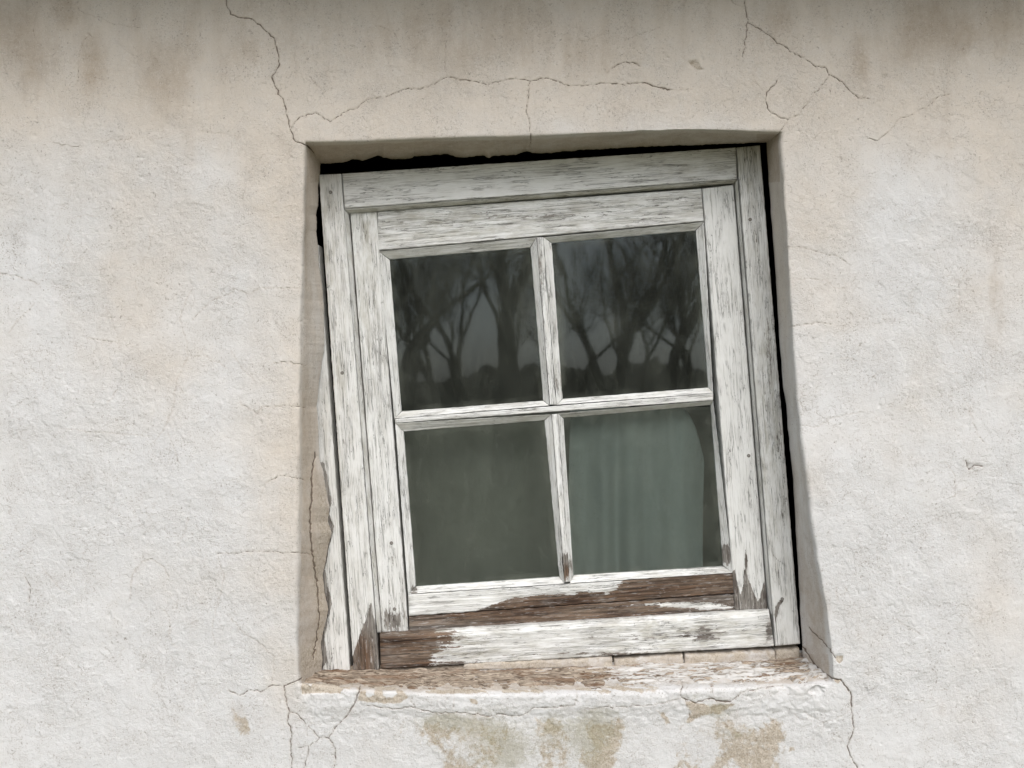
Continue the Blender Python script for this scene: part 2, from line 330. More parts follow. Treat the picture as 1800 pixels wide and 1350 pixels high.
# --- cracks traced over the wall, photo pixels
CR = [
 (2.6, [(398, -70), (396, -30), (398, 0), (399, 13), (405, 25), (418, 30), (443, 33), (457, 43), (473, 58), (483, 72), (487, 90), (491, 113), (477, 135), (485, 155), (498, 178), (503, 197), (507, 217), (511, 230), (518, 248), (540, 256), (552, 270)]),
 (1.9, [(510, 228), (518, 213), (530, 204), (547, 201), (560, 201), (570, 209), (580, 214), (593, 205), (607, 197), (627, 191), (638, 180), (653, 173), (682, 169), (697, 162), (713, 157), (733, 156), (755, 152), (773, 142), (786, 135), (813, 140), (837, 143), (855, 149), (880, 142), (907, 137), (932, 143), (960, 137), (977, 142), (997, 149), (1027, 150), (1060, 145), (1093, 147), (1133, 144)]),
 (2.8, [(1133, 144), (1142, 147), (1160, 153), (1180, 156)]), (1.5, [(1160, 153), (1193, 157), (1218, 155)]),
 (1.3, [(786, 135), (782, 117), (782, 87), (784, 57)]),
 (1.9, [(932, 143), (930, 167), (925, 193), (927, 203), (932, 220), (932, 253), (929, 267)]),
 (2.2, [(1308, -60), (1310, 0), (1311, 17), (1314, 40), (1312, 60), (1309, 80), (1305, 100)]), (1.4, [(1285, 0), (1295, 8), (1308, 14)]),
 (2.0, [(1314, 40), (1337, 52), (1352, 62), (1365, 77), (1380, 83), (1388, 92), (1413, 102), (1428, 115), (1450, 119), (1457, 133), (1480, 143), (1493, 160), (1508, 173), (1527, 174)]),
 (1.6, [(1457, 133), (1440, 155), (1427, 170), (1417, 185), (1403, 202), (1388, 207), (1377, 222), (1366, 237)]),
 (1.9, [(1365, 142), (1347, 163), (1346, 180), (1353, 197), (1367, 205), (1385, 211)]), (1.1, [(1323, 130), (1330, 147), (1343, 162)]),
 (1.5, [(1528, 243), (1543, 247), (1563, 231), (1580, 209), (1599, 204), (1614, 194), (1629, 190), (1646, 173), (1673, 164)]), (1.3, [(1614, 178), (1639, 158)]),
 (1.1, [(1424, 250), (1449, 225)]),
 (2.1, [(402, 1213), (422, 1222), (440, 1213), (457, 1217), (478, 1204), (500, 1206), (520, 1197), (530, 1192)]),
 (2.6, [(499, 1205), (503, 1234), (509, 1251), (505, 1268), (513, 1289), (511, 1314), (513, 1350), (509, 1420)]),
 (2.0, [(509, 1251), (525, 1257), (537, 1273)]), (1.8, [(542, 1276), (554, 1289), (562, 1297), (578, 1297)]),
 (3.2, [(633, 1207), (626, 1231), (615, 1250)]), (2.2, [(615, 1250), (603, 1265), (591, 1277), (578, 1297), (589, 1314), (590, 1332), (587, 1350), (592, 1410)]),
 (1.6, [(562, 1297), (545, 1311), (525, 1314)]), (1.6, [(542, 1311), (542, 1326), (534, 1350), (528, 1400)]),
 (1.9, [(645, 1240), (679, 1244), (701, 1246), (722, 1242), (740, 1248), (759, 1253), (777, 1255), (795, 1254), (817, 1253), (835, 1257), (856, 1260), (881, 1256), (899, 1260), (920, 1257), (939, 1243), (969, 1244), (1010, 1240)]),
 (1.7, [(1027, 1247), (1060, 1243), (1107, 1242), (1150, 1238), (1183, 1230), (1198, 1225)]), (2.8, [(1198, 1225), (1217, 1233), (1233, 1232), (1250, 1227)]), (4.0, [(1250, 1227), (1267, 1232), (1283, 1233)]),
 (1.9, [(1283, 1233), (1297, 1223), (1313, 1212), (1350, 1208), (1377, 1205)]),
 (2.0, [(1202, 1185), (1198, 1203), (1197, 1225)]), (1.7, [(1248, 1193), (1252, 1217)]), (1.6, [(1012, 1193), (1015, 1213), (1010, 1240)]),
 (1.5, [(800, 1207), (798, 1231), (795, 1251)]), (1.8, [(725, 1225), (722, 1234), (730, 1244)]), (1.6, [(1202, 1225), (1213, 1260), (1195, 1283)]),
 (3.6, [(1410, 1137), (1430, 1168), (1450, 1185), (1463, 1193), (1478, 1195), (1490, 1210), (1498, 1225), (1497, 1247)]), (2.6, [(1497, 1247), (1502, 1280), (1495, 1300), (1490, 1313), (1495, 1330), (1507, 1348), (1518, 1410)]),
 (4.2, [(553, 795), (548, 830), (547, 870), (545, 900), (546, 950), (551, 990), (556, 1030), (559, 1060)]), (3.2, [(559, 1060), (561, 1085), (556, 1120), (551, 1160)]),
 (2.4, [(1421, 1102), (1432, 1115), (1450, 1133), (1470, 1158)]),
 (1.3, [(1497, 1247), (1470, 1265), (1447, 1271), (1427, 1260), (1412, 1250)]), (1.2, [(1488, 1312), (1473, 1295)]),
 (1.3, [(1568, 1227), (1597, 1231), (1623, 1232)]), (1, [(1643, 1212), (1667, 1215)]), (.9, [(1495, 1085), (1532, 1053)]), (1.2, [(1575, 1087), (1593, 1100), (1623, 1117)]), (1.5, [(1470, 1033), (1474, 1057)]), (1, [(1660, 917), (1658, 943)]),
 (1.4, [(1381, 435), (1413, 435), (1446, 445), (1472, 450), (1489, 461)]), (1.1, [(1391, 493), (1424, 489), (1454, 493), (1465, 506), (1483, 506)]), (1.6, [(1387, 574), (1413, 570), (1443, 567), (1461, 570)]), (1.4, [(1476, 633), (1491, 629), (1506, 635)]),
 (1.2, [(1409, 748), (1439, 750), (1461, 735), (1483, 730), (1520, 724)]), (1.3, [(1520, 678), (1544, 652)]), (1.2, [(1685, 552), (1685, 504), (1700, 474)]), (1, [(1726, 622), (1731, 659), (1735, 693)]), (1.1, [(1596, 548), (1617, 552), (1639, 567)]),
 (1.2, [(1700, 707), (1709, 733), (1720, 767), (1731, 778)]), (1.2, [(1661, 811), (1680, 837), (1680, 870), (1657, 883)]), (2.2, [(1698, 810), (1704, 826), (1714, 818), (1728, 820)]),
 (1.5, [(0, 480), (33, 487), (69, 499)]), (1, [(69, 499), (85, 470), (111, 441), (122, 407)]), (1.4, [(15, 585), (31, 563), (48, 548), (59, 533)]), (.9, [(263, 400), (263, 437), (244, 474)]), (1.2, [(237, 493), (241, 519)]),
 (1.25, [(335, 511), (322, 541), (315, 563), (328, 600), (330, 626), (319, 652), (309, 674), (304, 715), (289, 756), (272, 776)]), (1.1, [(309, 674), (324, 691)]), (1.3, [(296, 761), (307, 789), (319, 819)]),
 (1.5, [(337, 563), (367, 531), (402, 517), (411, 507), (439, 518), (456, 506), (515, 506), (526, 506)]), (1.7, [(481, 637), (504, 637), (537, 643)]), (1.6, [(422, 707), (454, 728), (460, 716), (500, 713), (522, 715), (537, 717)]), (1.7, [(469, 848), (498, 835), (533, 843)]),
 (1.2, [(104, 752), (148, 757), (222, 763), (269, 767)]), (1.6, [(152, 594), (204, 602)]), (1, [(185, 537), (200, 574), (211, 607)]), (1.5, [(207, 685), (189, 707)]), (1, [(333, 626), (363, 626), (400, 648)]), (1, [(407, 619), (426, 648), (450, 674)]), (1.1, [(454, 900), (459, 870), (468, 850)]),
 (1.3, [(83, 250), (113, 255), (140, 258)]), (1.5, [(180, 250), (197, 245), (227, 247), (232, 240)]), (1.3, [(257, 247), (300, 240)]), (1.1, [(353, 230), (393, 235), (423, 241)]), (1.3, [(137, 0), (138, 17), (150, 24), (177, 30), (200, 43), (247, 48)]),
 (1.5, [(137, 143), (137, 113), (140, 90), (147, 72), (157, 60), (162, 66)]), (1.1, [(542, 133), (557, 150), (572, 163)]), (1, [(480, 23), (523, 14)]), (1.2, [(137, 380), (153, 377), (177, 383)]), (1, [(473, 383), (530, 383)]), (.9, [(260, 443), (273, 393), (290, 367)]), (1, [(7, 117), (17, 140), (35, 167)]),
 (1.6, [(383, 972), (413, 972), (447, 968), (483, 970), (533, 973), (543, 974)]), (1.2, [(382, 970), (395, 1013), (387, 1047), (373, 1097), (377, 1133)]), (1.5, [(227, 1057), (233, 1010), (250, 987), (267, 982), (290, 997), (297, 1013)]), (1.1, [(333, 900), (328, 930), (313, 960)]), (1.2, [(73, 997), (83, 1010), (103, 1033), (123, 1045)]),
 (1.3, [(407, 1087), (427, 1110), (460, 1133), (483, 1155)]), (1.2, [(483, 1157), (478, 1197)]), (1, [(337, 1260), (367, 1233), (397, 1207)]), (1, [(7, 1053), (20, 1097), (33, 1117)]), (1.3, [(297, 1100), (300, 1130), (313, 1138)]), (1.8, [(43, 1015), (53, 1033), (50, 1058)]),
 (1.9, [(1067, 128), (1080, 117), (1095, 109), (1112, 108), (1125, 115)]), (1.3, [(1018, 70), (1040, 68), (1062, 58)]), (1.4, [(1098, 70), (1120, 60), (1160, 48)]), (1.3, [(648, 47), (668, 45), (690, 54), (696, 63)]),
]
for i in range(70):                        # short curls and lips in the old wash
    cx, cy = RNG.uniform(-40, 1840), RNG.uniform(20, 1380)
    if 510 < cx < 1470 and 225 < cy < 1215: continue
    r0 = RNG.uniform(6, 22); a0 = RNG.uniform(0, 6.28); sp = RNG.uniform(.7, 2.4); el = RNG.uniform(.6, 2.2)
    CR.append((RNG.uniform(.6, 1.25), [(cx+r0*math.cos(a0+sp*k/5)*1.1, cy+r0*el*math.sin(a0+sp*k/5)) for k in range(6)]))
CRK = np.full(PX.shape, 9.)
fine = (PX > -70) & (PX < 1870) & (PY > -70) & (PY < 1420)
fi = np.flatnonzero(fine.ravel()); fx, fy = PX.ravel()[fi], PY.ravel()[fi]; cr = np.full(len(fi), 9.)
order = np.argsort(fy, kind='stable'); fys = fy[order]
def near(x0, x1, y0, y1):
    s = order[np.searchsorted(fys, y0):np.searchsorted(fys, y1)]; return s[(fx[s] > x0) & (fx[s] < x1)]
for w, pl in CR:
    pts = [np.array(pl[0], float)]
    for p, q in zip(pl[:-1], pl[1:]):
        p, q = np.array(p, float), np.array(q, float); n = max(1, int(np.hypot(*(q-p))/5))
        for k in range(1, n+1):
            m = p+(q-p)*k/n
            if k < n: m += RNG.normal(0, 1.0, 2)
            pts.append(m)
    pts = np.array(pts); s = near(pts[:, 0].min()-14, pts[:, 0].max()+14, pts[:, 1].min()-14, pts[:, 1].max()+14)
    if not len(s): continue
    for k in range(len(pts)-1):
        a_, b_ = pts[k], pts[k+1]; e = b_-a_; sx, sy = fx[s], fy[s]
        q = (np.abs(sx-(a_[0]+b_[0])/2) < abs(e[0])/2+12) & (np.abs(sy-(a_[1]+b_[1])/2) < abs(e[1])/2+12); s2 = s[q]
        if not len(s2): continue
        t_ = np.clip(((fx[s2]-a_[0])*e[0]+(fy[s2]-a_[1])*e[1])/(e@e+1e-9), 0, 1)
        d_ = np.hypot(fx[s2]-a_[0]-t_*e[0], fy[s2]-a_[1]-t_*e[1]); ww = w*(.8+.35*math.sin(k*.6+w*9)*math.sin(k*1.9))*.49
        cr[s2] = np.minimum(cr[s2], d_/ww+max(0, 2.0-w)*.42)
pit = np.zeros(len(fi))
PITS = [(RNG.uniform(-40, 1840), RNG.uniform(0, 1400), RNG.uniform(1.2, 3.2), RNG.uniform(.6, 1.3), RNG.uniform(.5, 1.6)) for _ in range(620)]
PITS += [(153, 60, 4, .8, 2), (1120, 113, 8, .6, 2.2), (1222, 112, 8, 1.0, 3.5), (1232, 121, 5, .6, 2.6), (1173, 100, 4, .6, 2), (1476, 1158, 7, 1.1, 3), (1702, 818, 6, .8, 2.4), (1718, 818, 5, .7, 2.2),
         (247, 278, 5, .5, 2), (249, 312, 5, .5, 1.8), (1000, 100, 5, .8, 1.8), (1522, 146, 6, .8, 1.4), (1555, 136, 4, 1, 1.4), (100, 1173, 2.5, 1, 3), (17, 1246, 5, .6, 2), (192, 1082, 4, 1.5, 2), (254, 941, 2.6, 1, 2.6)]
for cx, cy, r0, el, dp in PITS:
    s = near(cx-r0*3, cx+r0*3, cy-r0*3, cy+r0*3)
    if len(s): pit[s] = np.maximum(pit[s], dp*np.exp(-(((fx[s]-cx)/r0)**2+((fy[s]-cy)/(r0*el))**2)**1.5))
CRK.ravel()[fi] = cr; PIT = np.zeros(PX.shape); PIT.ravel()[fi] = pit
# --- relief, metres
ax, az = X+Y, Z+Y
H = .0045*fbm(ax*2.2, az*2.2, 2, 20)+.0011*fbm(ax*11, az*11, 2, 23)
coarse = np.clip(.5+.9*fbm(ax*5, az*5, 3, 31)+.35*sstep(300, 1100, PY), 0, 1.2)
H += .00020*fbm(ax*45, az*60, 2, 26)*(.5+coarse)+.00022*fbm(ax*170, az*220, 2, 28)*(.2+coarse)
hub = .0005*sstep(.04, .10, fbm(ax*14, az*10, 4, 51))+.00035*sstep(.0, .05, fbm(ax*30+4, az*26, 4, 57))   # edges of old coats
RVM = 1-.85*sstep(.02, .2, FD)
H *= 1-.5*sstep(.02, .2, FD); H += hub*(.5+.6*coarse)*RVM
below = sstep(1196, 1212, PY)*(1-sstep(1240, 1262, PY+6*perlin(PX*.02, PX*0, 3)))*sstep(500, 560, PX)*(1-sstep(1440, 1500, PX))
H += .0025*below+.0010*fbm(ax*70, az*110, 3, 97)*sstep(1185, 1205, PY)*(1-sstep(1260, 1300, PY))*(PX > 520)*(PX < 1470)
H -= .0016*sstep(1.3, .1, CRK)
H -= .0007*PIT
lip = sstep(2., 1, FD*10)*sstep(.0, .3, FD*10)
H *= np.where(FD > .93, .4, 1)
X += N[..., 0]*H; Y += N[..., 1]*H; Z += N[..., 2]*H
# --- dirt, stains, bare patches (vertex masks broken up by noise in the material)
warm = .36+.55*sstep(520, 40, PY)-.25*sstep(700, 1200, PY)+.45*sstep(130, 0, np.minimum(np.abs(PX-525), np.abs(PX-1400)))*sstep(200, 260, PY)*sstep(1330, 1200, PY)*(PX < 900)+.25*fbm(ax*3, az*3, 3, 40)
warm += .25*sstep(230, 120, PY)
ST_ = np.zeros(PX.shape)
for cx, cy, rx, ry, k in [(160, 120, 24, 60, .8), (20, 60, 60, 55, .6), (285, 130, 45, 60, .55), (290, 190, 28, 60, .45), (60, 130, 35, 50, .45), (435, 90, 22, 26, .4), (115, 20, 18, 26, .5), (340, 260, 30, 50, .35), (780, 30, 16, 40, .5),
      (800, 110, 60, 40, .35), (900, 60, 70, 60, .35), (1040, 90, 60, 40, .3), (1370, 30, 30, 40, .5), (1510, 110, 16, 50, .5), (1690, 65, 22, 28, .75), (1640, 40, 60, 45, .5), (1665, 240, 18, 100, .45), (1600, 90, 60, 50, .35), (1770, 50, 40, 70, .45),
      (1510, 260, 10, 24, .45), (1558, 560, 14, 20, .45), (1750, 500, 30, 110, .32), (1770, 620, 24, 70, .25), (220, 660, 36, 50, .3), (450, 730, 28, 22, .35), (490, 790, 18, 20, .4), (425, 1260, 30, 36, .45), (520, 1160, 26, 34, .5), (170, 1330, 30, 30, .3),
      (490, 905, 30, 60, .25), (1452, 1060, 12, 44, .45), (1530, 1180, 36, 20, .3), (1650, 1250, 20, 20, .3), (1590, 810, 40, 24, .25), (480, 250, 40, 50, .3), (700, 60, 60, 50, .3), (380, 150, 50, 70, .3)]:
    ST_ += k*blob(PX, PY, cx, cy, rx, ry)
ST_ += .34*sstep(230, 20, PY)
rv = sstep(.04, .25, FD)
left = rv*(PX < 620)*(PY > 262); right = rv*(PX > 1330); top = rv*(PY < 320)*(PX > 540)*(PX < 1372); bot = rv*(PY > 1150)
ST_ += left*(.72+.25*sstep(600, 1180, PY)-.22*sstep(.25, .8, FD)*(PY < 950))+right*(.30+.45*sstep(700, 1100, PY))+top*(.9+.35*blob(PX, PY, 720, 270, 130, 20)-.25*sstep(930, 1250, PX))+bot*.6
ST_ += .5*blob(PX, PY, 535, 1100, 12, 120)*(FD > .02)
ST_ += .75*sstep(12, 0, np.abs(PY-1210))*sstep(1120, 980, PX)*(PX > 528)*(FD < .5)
EXPO = np.zeros(PX.shape)
def pat(poly, k=1., s=9):
    global EXPO
    EXPO = np.maximum(EXPO, k*sstep(s*1.5, -s*1.5, poly_sdf(PX, PY, poly)))
pat([(1252, 1262), (1270, 1246), (1300, 1268), (1330, 1280), (1352, 1254), (1374, 1258), (1388, 1280), (1390, 1310), (1376, 1330), (1386, 1410), (1300, 1410), (1306, 1360), (1284, 1350), (1276, 1410), (1236, 1410), (1240, 1350), (1256, 1320), (1240, 1290)], .66, 20)
pat([(1200, 1228), (1240, 1236), (1290, 1236), (1266, 1258), (1238, 1256), (1205, 1274), (1212, 1250)], .75, 7)
pat([(940, 1262), (985, 1256), (1010, 1290), (1005, 1350), (990, 1410), (930, 1410), (945, 1350), (930, 1300)], .58, 16)
pat([(1030, 1262), (1100, 1256), (1110, 1300), (1080, 1350), (1085, 1410), (1020, 1410), (1015, 1320)], .58, 16)
pat([(690, 1254), (760, 1262), (850, 1262), (910, 1270), (900, 1320), (880, 1400), (760, 1400), (770, 1330), (700, 1290)], .50, 16)
pat([(1180, 1290), (1240, 1262), (1250, 1350), (1200, 1400), (1170, 1350)], .42, 14)
pat([(632, 1212), (668, 1211), (700, 1212), (724, 1224), (702, 1238), (676, 1238), (640, 1234), (626, 1234)], .8, 5)
pat([(392, 1236), (410, 1236), (440, 1262), (446, 1300), (420, 1300), (405, 1270)], .48)
pat([(1150, 1246), (1168, 1250), (1180, 1270), (1172, 1276), (1160, 1262)], .7, 4); pat([(1462, 1194), (1480, 1196), (1474, 1203)], .9, 3); pat([(1472, 1154), (1482, 1153), (1484, 1162), (1476, 1168), (1470, 1162)], .9, 3)
pat([(1387, 1312), (1404, 1310), (1400, 1322), (1386, 1326)], .6, 4); pat([(1210, 105), (1224, 103), (1240, 122), (1228, 122), (1212, 114)], .75, 4)
pat([(960, 1310), (990, 1300), (1000, 1350), (1000, 1400), (955, 1400)], .5); pat([(822, 1225), (838, 1228), (844, 1240), (828, 1238)], .7, 3); pat([(1104, 106), (1124, 110), (1126, 118), (1110, 114)], .6, 3)
EXPO = np.maximum(EXPO, .56*left*sstep(790, 860, PY)*sstep(.4, .65, FD)); ST_ += .6*left*sstep(990, 1010, PY)*sstep(.45, .6, FD)*sstep(14, 5, np.abs(PX-553)); EXPO = np.maximum(EXPO, .55*left*sstep(1110, 1150, PY))
for cx, cy, r in [(653, 1217, 5), (648, 1220, 5), (681, 1218, 9), (690, 1219, 8)]: EXPO *= 1-.95*blob(PX, PY, cx, cy, r, 6)
EXPO = np.maximum(EXPO, .6*top*blob(PX, PY, 700, 280, 60, 8)*1.0)
MOSS = np.zeros(PX.shape)
ST_ += (.30*sstep(1236, 1262, PY)*sstep(560, 720, PX)*(1-sstep(1360, 1440, PX)))*sstep(-.1, .5, fbm(ax*9, az*7, 3, 95))
for cx, cy, rx, ry, k in [(840, 1300, 170, 55, .60), (1050, 1300, 120, 60, .55), (1290, 1290, 90, 40, .4), (790, 1270, 60, 16, .8), (780, 1264, 30, 10, .6), (870, 1290, 40, 26, .6), (900, 1330, 30, 30, .6), (1045, 1275, 45, 22, .7), (1040, 1320, 30, 50, .5), (1060, 1250, 40, 8, .5), (970, 1270, 18, 26, .5), (1262, 1245, 30, 18, 1.0), (1290, 1290, 40, 10, .45), (1215, 1222, 24, 8, .6),
      (880, 1245, 60, 8, .4), (620, 1280, 30, 26, .35), (1510, 130, 14, 34, .45), (560, 860, 8, 60, .2), (1340, 1212, 30, 14, .4), (850, 1345, 60, 20, .5)]:
    MOSS += k*blob(PX, PY, cx, cy, rx, ry)
chip = sstep(20, 4, np.abs(PY-1208))*(PX > 530)*(PX < 1460)*(FD < .3)*sstep(.05, .30, fbm(ax*22, az*40, 4, 99))
EXPO = np.maximum(EXPO, .62*chip*sstep(1250, 1050, PX)+.35*chip)
Y += .0035*chip
keep = ~((cs[:-1] == 3)[None, :] & (rs[:-1] == 3)[:, None])
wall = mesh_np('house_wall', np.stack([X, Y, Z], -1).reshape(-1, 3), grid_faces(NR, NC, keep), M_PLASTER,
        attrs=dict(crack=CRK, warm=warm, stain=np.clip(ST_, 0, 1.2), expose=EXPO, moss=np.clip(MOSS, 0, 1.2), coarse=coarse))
tag(wall, 'old whitewashed plaster wall, cracked and stained, around the small window', 'wall')

# ------------------------------------------------------------ board builder
def board(name, A, B, C, D, thick, parent=None, wear=None, brown=None, dirt=None, prof=None, bev=.0020, rag=.0006, relief=.0004, sa=3., sc=1.5, mat=None, seed=None, ragC=None):
    """A->B runs along the grain, A->D across it; each corner is (px, py, depth)"""
    seed = random.randint(0, 900) if seed is None else seed
    A, B, C, D = [np.array(v, float) for v in (A, B, C, D)]
    La = np.hypot(*(B-A)[:2]); Lc = (np.hypot(*(D-A)[:2])+np.hypot(*(C-B)[:2]))/2; Lc = max(Lc, 3)
    def ax(L, st):
        n = max(2, int(L/st)); v = np.linspace(0, 1, n+1); e = min(.3, 1.2/L); return np.unique(np.concatenate([[0, e], v[1:-1], [1-e, 1]]))
    s = ax(La, sa); t = ax(Lc, sc)
    if prof: t = np.unique(np.concatenate([t, [p[0] for p in prof]]))
    Sg, Tg = np.meshgrid(s, t, indexing='ij')
    w = [((1-Sg)*(1-Tg))[..., None], (Sg*(1-Tg))[..., None], (Sg*Tg)[..., None], ((1-Sg)*Tg)[..., None]]
    Q = w[0]*A+w[1]*B+w[2]*C+w[3]*D
    if prof: Q[..., 2] += np.interp(Tg, [p[0] for p in prof], [p[1] for p in prof])
    px, py, dp = Q[..., 0], Q[..., 1], Q[..., 2]
    ctr = Q.mean((0, 1)); ea = (B-A)[:2]/La; ec = (D-A)[:2]/np.hypot(*(D-A)[:2])
    px = px+(.5-Sg)*2*.45*ea[0]+(.5-Tg)*2*.45*ec[0]; py = py+(.5-Sg)*2*.45*ea[1]+(.5-Tg)*2*.45*ec[1]
    Wx = np.clip(wear(px, py) if wear else np.full(px.shape, .30), 0, 1); Bx = brown(px, py) if brown else np.zeros(px.shape); Dx = dirt(px, py) if dirt else np.full(px.shape, .25)
    u = Sg*La*.001; v = Tg*Lc*.001
    dp = dp+relief*(.5+1.6*Wx)*fbm(u*12+seed, v*170+seed*1.7, 3, 60)+relief*1.2*perlin(u*5+seed, v*8, 62)
    bd = np.minimum(np.minimum(Sg*La, (1-Sg)*La), np.minimum(Tg*Lc, (1-Tg)*Lc))
    dp = dp+bev*(bd < .6)
    # ragged long edges
    eT = rag*1000*(.6+2.2*Wx)*fbm(u*60+seed, v*0+3, 3, 64); k0 = sstep(2.5, 0, Tg*Lc); k1 = sstep(2.5, 0, (1-Tg)*Lc)
    nx, ny = (D-A)[:2]/np.hypot(*(D-A)[:2]); off = eT*k0*.7+fbm(u*60-seed, v*0+8, 3, 66)*rag*1000*(.6+2.2*Wx)*k1*.7
    px = px+nx*off; py = py+ny*off
    x, y, z = wx(px, dp), dp, wz(py, dp); nS, nT = px.shape
    co = np.stack([x, y, z], -1).reshape(-1, 3); uv = np.stack([u+seed*.37, v+seed*.11], -1).reshape(-1, 2); F = grid_faces(nS, nT)
    e1, e2 = B-A, D-A
    if e1[0]*e2[1]-e1[1]*e2[0] > 0: pass
    nrmy = np.cross(co[F[0][1]]-co[F[0][0]], co[F[0][3]]-co[F[0][0]])[1]
    flip = nrmy > 0
    idx = np.arange(nS*nT).reshape(nS, nT)
    loop = np.concatenate([idx[:, 0], idx[-1, 1:], idx[::-1, -1][1:], idx[0, ::-1][1:-1]])
    n0 = len(co); m = len(loop); s1 = co[loop]; s2 = s1.copy(); s2[:, 1] = s2[:, 1].min()*0+co[loop][:, 1]+thick
    mid = s1.copy(); mid[:, 1] += .004
    co2 = np.concatenate([co, s1, mid, s2]); i = np.arange(m); j = (i+1) % m
    F2 = np.concatenate([np.stack([n0+i, n0+m+i, n0+m+j, n0+j], -1), np.stack([n0+m+i, n0+2*m+i, n0+2*m+j, n0+m+j], -1)])
    luv = uv[loop]; vv = np.array([0, .004, thick]); uvx = np.concatenate([uv]+[luv+[0, q*.9] for q in vv])
    back = np.array([[n0+2*m+k for k in (0, nS-1, nS-1+nT-1, nS-1+nT-1+nS-1)]])
    FF = np.concatenate([F, F2, back]);
    if flip: FF = FF[:, ::-1]
    def rep(a): a = a.ravel(); return np.concatenate([a, a[loop], a[loop], a[loop]])
    return mesh_np(name, co2, FF, mat or M_WOOD, parent, attrs=dict(wear=rep(Wx), brown=rep(Bx), dirt=rep(Dx)), uv=uvx)

F_, S_, G_ = .105, .124, .139
win = empty('window', (float(wx(984, F_)), F_, float(wz(1136, F_))))
tag(win, 'small tilted four-pane wooden window with peeling white paint set crooked in the wall', 'window')
def q2(p, d): return (p[0], p[1], d)
def pw(*items, base=.30):
    """wear field: base plus polygons (k, soft, poly) and blobs (k, cx, cy, rx, ry)"""
    def f(px, py):
        v = np.full(px.shape, base)
        for it in items:
            if len(it) == 3: v = v*(1-sstep(it[1], -it[1], poly_sdf(px, py, it[2])))+it[0]*sstep(it[1], -it[1], poly_sdf(px, py, it[2]))
            else: v = v+it[0]*blob(px, py, *it[1:])
        return v
    return f
# outer frame
w_ls = pw((.95, 5, [(612, 1180), (628, 1130), (644, 1090), (652, 1062), (660, 1100), (672, 1180)]), (.14, 590, 560, 14, 190), (.14, 608, 760, 12, 130), (.1, 640, 1000, 8, 90), (-.06, 617, 480, 6, 300), base=.33)
fl = board('frame_stile', (560, 307, F_), (621, 1179, F_), (667, 1178, F_), (600, 305, F_), .06, win, w_ls, pw((.75, 636, 1160, 30, 70), base=.1), pw((.4, 573, 420, 14, 90), (.2, 590, 700, 20, 200), base=.25))
w_hd = pw((.10, 1000, 300, 200, 16), (.08, 700, 345, 60, 10), (.10, 1240, 300, 60, 14), base=.285)
board('frame_head', (601, 305, F_+.0015), (1293.5, 259, F_+.0015), (1296, 315, F_+.0015), (605.5, 367, F_+.0015), .058, win, w_hd, None, pw((.3, 1200, 290, 80, 20), base=.18))
w_rs = pw((.20, 1352, 640, 12, 110), (.20, 1372, 780, 12, 60), (.22, 1378, 900, 10, 60), (.12, 1330, 420, 14, 150), (.75, 3, [(1352, 960), (1366, 985), (1383, 995), (1368, 985), (1360, 978)]), (.72, 3, [(1361, 1080), (1363, 1066), (1373, 1052), (1378, 1056), (1370, 1068), (1364, 1096)]), (-.12, 1385, 960, 14, 50), (-.05, 1385, 1080, 16, 40), base=.35)
fr_ = board('frame_stile', (1294.5, 259, F_), (1362.5, 1136, F_), (1407, 1132, F_), (1336, 255, F_), .06, win, w_rs, pw(base=.12), pw((.4, 1355, 700, 18, 200), (.25, 1315, 330, 20, 60), base=.25))
w_br = pw((.90, 26, [(655, 1100), (735, 1100), (750, 1135), (735, 1185), (655, 1185)]), (.28, 770, 1125, 60, 30), (.20, 820, 1168, 180, 9), (.16, 1120, 1120, 160, 14), (.22, 1240, 1110, 30, 22), (.35, 1352, 1110, 8, 26), (.25, 1100, 1150, 200, 6), base=.36)
board('frame_sill', (667, 1113, F_+.010), (1352, 1071, F_+.010), (1361, 1136, F_+.001), (669, 1176, F_+.001), .05, win, w_br, pw((1., 700, 1145, 100, 40), (.5, 1100, 1155, 400, 8), (.3, 850, 1120, 200, 10), base=.25), pw((.5, 1200, 1110, 120, 24), (.5, 780, 1130, 80, 30), (.3, 1150, 1150, 300, 10), base=.35), prof=[(0, 0), (.17, -.009), (.2, -.0095), (1, 0.)], relief=.0007, rag=.0009)
# rebate strips between frame and sash
sw = pw((.2, 660, 1000, 20, 120), base=.30)
board('rebate_strip', (605, 368, F_+.0005), (663, 1112, F_+.0005), (671.5, 1112, S_+.004), (614, 376, S_+.004), .02, win, sw, None, pw(base=.5), sc=1.2)
board('rebate_strip', (605.5, 367.5, F_+.002), (1296, 315.5, F_+.002), (1290.5, 323, S_+.004), (613.5, 377, S_+.004), .02, win, pw(base=.34), None, pw(base=.6), sc=1.2)
board('rebate_strip', (1296.5, 315, F_+.0005), (1357.5, 1082, F_+.0005), (1350.5, 1072, S_+.004), (1290.5, 322, S_+.004), .02, win, pw(base=.28), None, pw(base=.4), sc=1.2)
